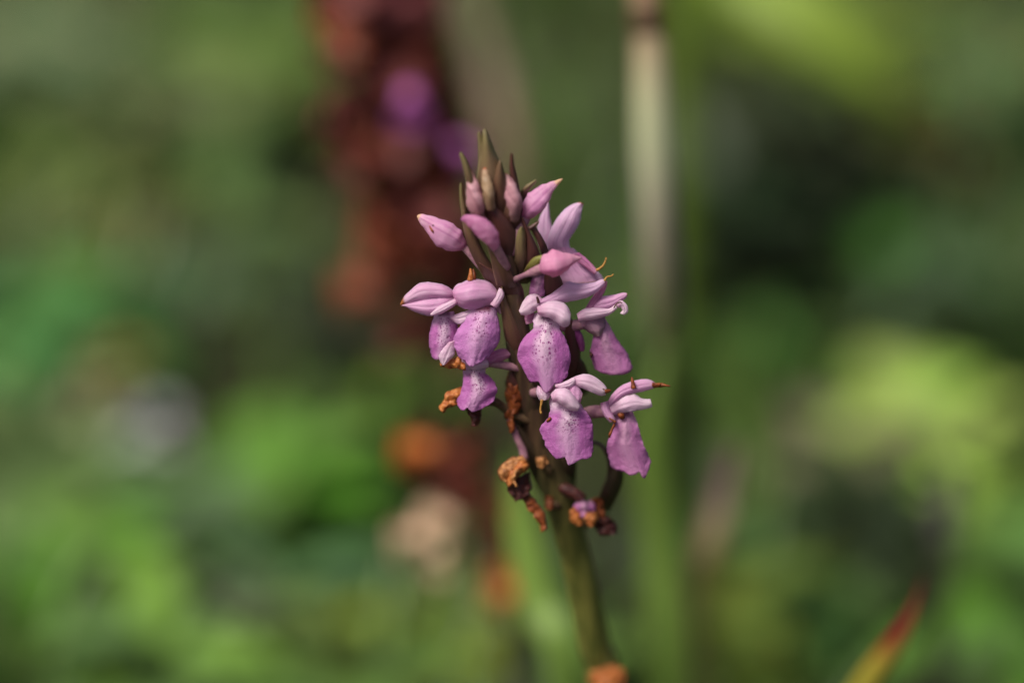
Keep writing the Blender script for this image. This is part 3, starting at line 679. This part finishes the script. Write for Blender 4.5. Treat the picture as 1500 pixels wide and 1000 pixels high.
# B: left behind A
b_ = flower([(748, 455, 7, 14), (715, 447, 7, 18), (685, 442, 7, 22), (664, 437, 5, 24)], 'mauve')
sub(b_, 'lip', 'lip', [(637, 459, 664, 456), (634, 470, 668, 468), (630.5, 485, 671, 484), (629, 500, 670, 500), (630, 512, 663, 512), (632, 519, 655, 519)], [24, 30, 28, 22], [-6, -12, -12], end=[(633, 521), (635, 525), (639, 527), (644, 526), (650, 523), (655, 519)], nv=28)
sub(b_, 'sepal', 'petal_tan', [(667, 429, 669, 437), (660, 423, 663, 437), (650, 417.5, 652, 437), (638, 415, 640, 437.5), (625, 413.5, 626, 438.5), (612, 416.5, 613, 440), (600, 427, 602, 443), (592, 435, 593, 446), (586.5, 445, 587, 447.5)], [34, 46, 48, 42, 34], [-9, -12, -6], nu=13)
sub(b_, 'sepal', 'petal', [(667, 435, 668, 443), (660, 434, 660, 448), (650, 435, 651, 455), (638, 436, 640, 460), (626, 437, 628, 462), (613, 439, 615, 459), (602, 442, 603, 454), (593, 445.5, 595, 449), (587, 446.5, 587.5, 448)], [32, 44, 45, 40, 33], [-3, -10, -5], nu=13)
sub(b_, 'petal', 'petal_pale', [(668, 437, 669, 445), (657, 442, 660, 451), (645, 448, 648, 458), (636, 455, 637, 461), (631, 460, 631, 462)], [50, 52, 46], -6)
# C: lower left
c_ = flower([(772, 540, 6, -8), (745, 536, 6, 0), (720, 532, 6, 6), (698, 530, 6, 10)], 'mauve')
sub(c_, 'lip', 'lip2', [(677, 530, 713, 530), (678.5, 540, 711, 540), (679, 548, 711, 547), (678.5, 556, 718, 553), (677.5, 564, 724, 560), (676, 572, 727.5, 568), (673, 578, 728.5, 576), (667, 583, 727, 583), (669, 588, 722, 589)],
    [8, 16, 20, 18], [-6, -10, -12], end=[(669, 588), (671, 594), (674, 600), (679, 601.5), (683, 598), (685, 596.5), (688, 601), (692, 603.5), (698, 602), (706, 598), (715, 593), (722, 588)], nv=40, nu=31)
sub(c_, 'hood', 'petal_pale', [(665, 530, 668, 539), (676, 523, 678, 540), (690, 520, 692, 541), (704, 522, 706, 540), (715, 528, 716, 537)], [22, 28, 24], -9)
sub(c_, 'sepal', 'petal_rose', [(706, 526, 708, 538), (716, 518, 717, 535), (724, 514, 726, 531), (734, 511, 736, 527), (742, 511.5, 744, 524), (748, 517, 748, 520)], [18, 16, 8], -7)
sub(c_, 'petal', 'petal_pale', [(658, 501, 668, 498), (649, 511, 666, 511), (643, 521, 665, 520), (645, 529, 657, 528), (649, 535, 651, 534)], [40, 36, 32], -5)
sub(c_, 'withered_petal', 'orange', [(681, 531, 682, 541), (669, 523, 672, 540), (656, 528, 657, 539), (644, 533, 645, 538)], [28, 24], -5, ruffle=2)
# D: centre
d_ = flower([(765, 450, 7, 22), (785, 448, 7, 34), (800, 450, 6, 40)], 'mauve')
sub(d_, 'lip', 'lip2', [(785, 458, 815, 458), (781, 468, 819, 468), (782, 475, 820, 475), (781, 482, 820, 482), (774, 489, 824, 488), (767, 496, 828, 495), (762, 504, 831, 503), (759, 513, 834, 512), (758.3, 522, 835.5, 521), (759.5, 530, 836, 529), (763, 538, 835, 537), (768, 545, 833.5, 544), (771, 550, 832, 549)],
    [42, 46, 52, 52, 48], [-8, -9, -14, -14], end=[(773, 553), (777, 560), (784, 559), (790, 559), (793, 566), (796, 571), (800, 577), (804, 573), (808, 568), (813, 562), (818, 563), (824, 559), (828, 554), (831, 549)], nv=48, nu=35)
sub(d_, 'hood', 'petal_pale', [(787, 450, 789, 460), (796, 445, 797, 463), (807, 441.5, 806, 465), (818, 441.5, 815, 471), (827, 445, 823, 477), (832, 452, 830, 478), (835.5, 460, 834, 474)], [56, 68, 70, 64], [-7, -13, -11], nu=15, thick=2.2)
sub(d_, 'petal', 'petal_pale', [(794, 437, 793, 446), (785, 431, 789, 451), (774, 433, 781, 457), (766, 443, 771, 461), (760.5, 455, 763, 460.5)], [46, 52, 46], [-6, -9, -4])
sub(d_, 'sepal', 'petal_lav', [(790, 440, 792, 447), (803, 433, 805, 446), (817, 424, 819, 443), (830, 413, 832, 442), (843, 415, 846, 439), (857, 415, 860, 435), (870, 414, 873, 428), (880, 410, 883, 419), (887, 409.5, 887.5, 413)], [48, 54, 50, 42], [-5, -9, -4])
tube('withered_tip', M['thread'], [(885, 412, 1.8, 42), (889, 405.5, 1.3, 42), (893, 405, 1.2, 42), (897, 403.5, 1.1, 41), (898.5, 401, .7, 41)], d_, nv=14, nu=7)
sub(d_, 'petal', 'petal_rose', [(768, 458, 783, 458), (769, 467, 782, 467), (771, 475, 779, 473)], [30, 28], -3)
tube('column', M['wine'], [(789, 444, 2.5, 56), (788, 439, 2, 57), (786.5, 434.5, 1.5, 58)], d_, nv=8, nu=8)
# E: right middle
e_ = flower([(790, 478, 7, -4), (820, 478, 8, -2), (840, 477, 8.5, 2), (862, 472, 8, 8), (872, 468, 6, 12)], 'mauve')
sub(e_, 'lip', 'lip3', [(874, 470, 886, 466), (872, 484, 895, 481), (869, 495, 902, 494), (866, 507, 910, 506), (864.5, 518, 918, 516), (866, 528, 926, 524), (870, 536, 928, 533)], [8, 8, 2, -4], [-4, -9, -10], end=[(872, 540), (878, 544), (886, 547), (895, 548.5), (905, 549), (915, 548), (922, 545), (926, 539)], nv=28)
sub(e_, 'hood', 'petal_dusk', [(846, 462, 886, 462), (849, 472, 886, 470), (856, 481, 886, 478), (866, 488, 884, 485), (874, 493, 880, 491)], [22, 22, 14], -12)
sub(e_, 'sepal', 'petal', [(862, 447, 864, 458), (870, 440, 872, 458), (879, 435, 881, 457), (889, 433, 891, 455), (900, 432, 902, 448), (908, 430, 909.5, 441), (914, 429, 915.5, 437), (919, 430, 918.5, 432.5)], [24, 32, 30, 26], [-6, -9, -3])
sub(e_, 'petal', 'petal_rose', [(855, 456, 863, 459), (862, 445, 871, 449), (870, 432, 880, 436), (878, 419, 887, 423), (884, 410, 889, 412)], [26, 32, 32], -6)
sub(e_, 'sepal', 'petal_pale', [(845, 460, 848, 472), (855, 453, 860, 469), (867, 451, 872, 467), (880, 452, 886, 463), (893, 452, 896, 458), (902, 446, 904, 451)], [34, 38, 34], [-7, -9, -3])
sub(e_, 'petal', 'petal_pale', [(902, 445, 906, 451), (910, 440.5, 909, 449), (918, 447, 911, 452), (919.5, 456, 912, 455), (914, 461, 908.5, 459)], [34, 36, 34], -3, ruffle=.3)
tube('withered_tip', M['wine'], [(899, 451, .9, 40), (903, 445, 1.1, 40), (908, 442.5, 1.1, 40), (911.5, 444, .7, 40)], e_, nv=10, nu=7)
tube('spur', M['magenta'], [(842, 484, 7, -2), (848, 494, 6.5, -4), (852, 505, 5, -8), (853, 514, 3, -10)], e_, nv=12, nu=10)
tube('bite_mark', M['spot'], [(865, 516, 1.5, 0), (866.5, 520, 2.6, 2), (866, 524, 1, 1)], e_, nv=6, nu=8)
# F: lower centre
f_ = flower([(780, 575, 7, -14), (800, 573, 7, 4), (822, 574, 7, 26), (830, 576, 6, 34)], 'mauve')
sub(f_, 'lip', 'lip2', [(808, 580, 845, 580), (805, 590, 849, 590), (806, 598, 853, 597), (805, 606, 859, 603), (803, 612, 863, 609), (799, 617, 866, 615), (794, 623, 867.5, 621), (791, 630, 869, 629), (791.5, 638, 869.5, 637), (794, 645, 869.5, 645), (799, 652, 869, 653)],
    [34, 40, 42, 38, 34], [-8, -10, -13, -10], end=[(801, 655), (806, 661), (811, 668), (816, 672.5), (822, 671), (828, 669), (831, 677), (833, 682), (840, 678), (848, 674), (853, 672), (859, 671.5), (865, 670), (868, 660)], nv=48, nu=35)
sub(f_, 'hood', 'petal_pale', [(807, 578, 810, 588), (815, 570, 817, 588), (825, 568, 824, 593), (835, 573, 832, 598), (843, 583, 839, 601), (849.5, 595, 846, 600.5)], [54, 64, 64, 56], [-7, -12, -8], nu=15, thick=2.2)
sub(f_, 'petal', 'petal', [(828, 566, 832, 577), (838, 563, 840, 586), (847, 567, 846, 593), (853.5, 577, 851, 587)], [48, 52, 46], -8)
sub(f_, 'sepal', 'petal_pale', [(835, 555, 837, 563), (846, 550.5, 848, 566), (858, 548, 860, 571), (870, 551.5, 871, 576), (881, 559.5, 881, 579), (888.5, 568, 887, 577.5)], [44, 50, 46, 40], [-5, -9, -5])
tube('withered_tip', M['rust'], [(886, 573, 3.5, 42), (890, 572.5, 3, 41), (895, 571.5, 1.2, 40)], f_, nv=8, nu=8, rough=.3)
tube('bite_mark', M['spot'], [(883, 569.5, .6, 46), (884.3, 570, 1.2, 47), (885.5, 570.5, .6, 46)], f_, nv=5, nu=7)
sub(f_, 'petal', 'petal_pale', [(813, 563.5, 814, 567.5), (822, 561.5, 824, 568.5), (832, 557, 836, 567), (841, 552.5, 843, 560)], [52, 56, 50], -5)
sub(f_, 'petal', 'petal_pale', [(788, 564, 794, 569), (786, 573, 800, 575), (788, 581, 806, 577), (793, 588, 803, 584)], [40, 44, 40], -8)
tube('withered_tip', M['thread'], [(794, 585, 2.6, 42), (792.5, 593, 1.6, 42), (791.5, 600, 1.5, 42), (793, 606, 2, 42)], f_, nv=12, nu=7)
tube('bite_mark', M['rust'], [(801, 617, 1.5, 34), (805, 613.5, 2.6, 36), (807, 611, 1.2, 36)], f_, nv=6, nu=8)
# G: behind, upper right
g_ = flower([(755, 400, 7, 20), (778, 392, 7, 10), (800, 378, 7, 0), (812, 368, 7, -6)], 'mauve')
sub(g_, 'sepal', 'petal_lav', [(800, 366, 838, 369), (802, 352, 833, 354), (807, 337, 842, 339), (814, 323, 849, 325), (824, 310, 851.5, 312), (837, 300.5, 853, 303), (849, 296.5, 854.5, 298)], [2, 4, -4], [-6, -10, -5])
sub(g_, 'sepal', 'petal_lav', [(792, 366, 816, 360), (787, 343, 809, 338), (790, 322, 806, 321), (797, 306, 804, 306), (801, 294, 803, 294)], [-8, -14, -20], -6)
sub(g_, 'hood', 'petal', [(801, 358, 840, 364), (803, 374, 853, 378), (808, 390, 868, 392), (815, 405, 880, 402), (820, 420, 886, 412)], [2, 6, 6, 2], -14)
sub(g_, 'petal', 'petal_rose', [(838, 372, 848, 370), (848, 384, 858, 378), (862, 395, 868, 388), (872, 402, 875, 396)], [18, 16], -4)
sub(g_, 'lip', 'lip3', [(782, 400, 800, 400), (778, 412, 800, 410), (776, 424, 799, 422), (774, 436, 797, 434)], [26, 26], -5)
tube('withered_tip', M['thread'], [(872, 397, 2.6, 14), (879, 393, 2, 14), (884, 388, 1.6, 13), (887, 382, 1.5, 12), (888, 377, 1.2, 12)], g_, nv=14, nu=7)
# H: lower right
h_ = flower([(815, 615, 7, -40), (845, 608, 8, -20), (868, 603, 9.5, -6), (888, 602, 9, 4), (900, 602, 6, 8)], 'mauve')
sub(h_, 'lip', 'lip3', [(903, 604, 926, 602), (900, 615, 931, 613), (897, 627, 935, 625), (892, 641, 939, 639), (889, 655, 943, 652), (889, 666, 949, 664), (891, 676, 953, 674)], [2, 8, 4, -4], [-5, -10, -12], end=[(894, 682), (901, 687), (908, 689), (915, 691), (922, 696), (930, 695), (937, 690), (941, 698), (944, 701), (948, 694), (952, 682), (953.5, 676)], nv=40, nu=31)
sub(h_, 'sepal', 'petal', [(890, 590, 893, 600), (897, 578, 901, 590), (908, 567, 911, 581), (922, 560, 926, 576), (938, 556, 941, 573), (950, 556, 952, 570), (960, 561, 959, 567.5)], [14, 22, 18, 12], [-6, -8, -4])
sub(h_, 'withered_tip', 'rust', [(956, 560, 957, 568), (966, 561.5, 966, 567.5), (973, 564, 973, 566.5), (981, 566, 981, 567)], [14, 12], -3, ruffle=2)
tube('withered_tip', M['rust'], [(928.5, 569, 4, 24), (927, 561, 3, 24), (925.5, 552, 1, 24)], h_, nv=8, nu=8, rough=.3)
sub(h_, 'sepal', 'petal_pale', [(892, 596, 898, 608), (904, 588, 909, 604), (917, 580, 921, 603), (930, 578, 934, 600.5), (941, 584, 946, 598.5), (953, 585, 955.5, 595)], [16, 24, 22, 16], [-6, -9, -4])
sub(h_, 'petal', 'petal', [(880, 590, 891, 587), (881.5, 600, 893, 600), (887, 611, 899, 609), (895, 619, 902, 615)], [18, 20, 16], -6)
tube('withered_tip', M['rust'], [(892, 612, 1, 20), (897, 615, 1.5, 21), (901, 618.5, 1.9, 21), (897, 628, 1.7, 20), (893, 637, 2.4, 19), (893, 641, 1, 19)], h_, nv=16, nu=7)
tube('column', M['rust'], [(906, 604, 3, 12), (910, 608, 5, 12), (913, 613, 3, 11)], h_, nv=8, nu=8)

# --- withered florets and bare stalks lower down
def withered(ov, mat='ovary', **k):
    return tube('withered_flower', M[mat], ov, orchid, nv=14, nu=10, rough=.15, **k)
w1 = withered([(742, 604, 4, -30), (748, 618, 4.5, -34), (757, 640, 5, -40), (765, 657, 5.5, -46), (768, 672, 7, -50)], 'mauve')
sub(w1, 'withered_petal', 'tan', [(764, 668, 775, 678), (752, 670, 766, 684), (740, 676, 757, 692), (732, 684, 748, 698), (731, 694, 743, 704), (736, 704, 746, 708)], [-34, -26, -28], [-8, -10], ruffle=3)
sub(w1, 'withered_petal', 'orange', [(768, 674, 776, 682), (756, 680, 767, 692), (746, 690, 756, 700), (742, 702, 751, 708), (744, 711, 748, 713)], [-28, -20, -26], -7, ruffle=3)
sub(w1, 'withered_petal', 'tan', [(757, 684, 764, 690), (750, 694, 757, 699), (750, 705, 755, 706), (756, 713, 759, 711)], [-22, -18], -4, ruffle=2)
sub(w1, 'withered_petal', 'wine', [(742, 706, 776, 690), (744, 716, 777, 706), (749, 726, 776, 720), (756, 733, 772, 731)], [-44, -40], -10, ruffle=3)
sub(w1, 'withered_petal', 'rust', [(764, 728, 776, 724), (772, 742, 785, 736), (782, 755, 796, 750), (790, 768, 800, 764), (793, 779, 800, 776)], [-48, -54], -5, ruffle=2)
w2 = withered([(812, 700, 8, -110), (822, 712, 8, -88), (842, 722, 9, -84), (855, 732, 8, -82)], 'wine')
sub(w2, 'lip', 'lip3', [(846, 732, 866, 732), (841, 740, 871, 740), (841, 749, 870, 749), (846, 757, 864, 757)], [-76, -70, -72], -9, ruffle=2)
sub(w2, 'withered_petal', 'orange', [(834, 746, 844, 742), (834, 758, 850, 754), (840, 766, 854, 764), (847, 771, 852, 770)], [-72, -70], -8, ruffle=3)
sub(w2, 'withered_petal', 'orange', [(856, 752, 874, 748), (856, 760, 876, 758), (860, 767, 872, 766), (864, 771, 868, 771)], [-68, -68], -8, ruffle=3)
sub(w2, 'withered_petal', 'rust', [(866, 732, 877, 728), (872, 742, 883, 736), (876, 752, 886, 748), (880, 762, 888, 760)], [-78, -80], -6, ruffle=3)
sub(w2, 'withered_petal', 'wine', [(866, 764, 884, 752), (872, 774, 896, 758), (880, 783, 903, 768), (890, 786, 903, 780)], [-82, -84], -8, ruffle=3)
w3 = withered([(790, 570, 6, -36), (770, 572, 6, -30), (752, 566, 6, -26), (742, 556, 4, -24)])
sub(w3, 'withered_petal', 'rust', [(744, 544, 757, 540), (741, 560, 762, 556), (741, 578, 764, 574), (745, 594, 763, 592), (748, 608, 757, 606)], [-18, -16, -22], -10, ruffle=3)
sub(w3, 'withered_petal', 'rust', [(740, 600, 750, 598), (742, 614, 752, 612), (746, 626, 754, 624), (748, 634, 752, 633)], [-24, -28], -4, ruffle=2)
w4 = withered([(790, 618, 6, -44), (765, 612, 6, -36), (742, 600, 6, -28), (725, 588, 6.5, -18), (708, 588, 7, -8)])
sub(w4, 'withered_petal', 'orange', [(678, 566, 682, 590), (668, 568, 674, 592), (658, 574, 665, 594), (650, 584, 657, 598), (643, 598, 648, 605)], [2, 2, 0], [-8, -6], ruffle=3)
sub(w4, 'withered_petal', 'wine', [(680, 594, 704, 592), (686, 604, 704, 602), (691, 614, 703, 613), (690, 622, 698, 624)], [-2, -4], -8, ruffle=3)
w5 = withered([(806, 690, 7, -70), (798, 682, 8, -62), (791, 676, 5, -58)])
sub(w5, 'withered_petal', 'tan', [(786, 670, 800, 667), (786, 678, 802, 676), (790, 686, 800, 685)], [-50, -50], -5, ruffle=2)
w6 = withered([(826, 742, 6, -108), (812, 738, 8, -96), (804, 734, 4, -92)])
sub(w6, 'withered_petal', 'rust', [(799, 728, 810, 726), (798, 738, 811, 737), (802, 746, 808, 745)], [-84, -84], -4, ruffle=2)
w7 = withered([(835, 665, 3, -70), (858, 652, 3, -56), (872, 648, 3, -46), (882, 653, 3.2, -42), (890, 664, 4.5, -42), (899, 680, 9, -60), (900, 700, 12.5, -80), (891, 722, 12, -100), (877, 744, 8, -115), (858, 770, 6, -130)], 'dark_bract')
w8 = withered([(884, 1006, 8, -300), (888, 996, 8, -285), (890, 990, 6, -275)])
sub(w8, 'withered_petal', 'orange', [(866, 984, 890, 976), (864, 994, 900, 982), (868, 1006, 914, 990), (880, 1014, 912, 1004)], [-262, -258], -12, ruffle=3)
sub(w8, 'withered_petal', 'orange', [(886, 976, 906, 974), (884, 986, 916, 984), (890, 1000, 914, 998)], [-266, -262], -9, ruffle=3)
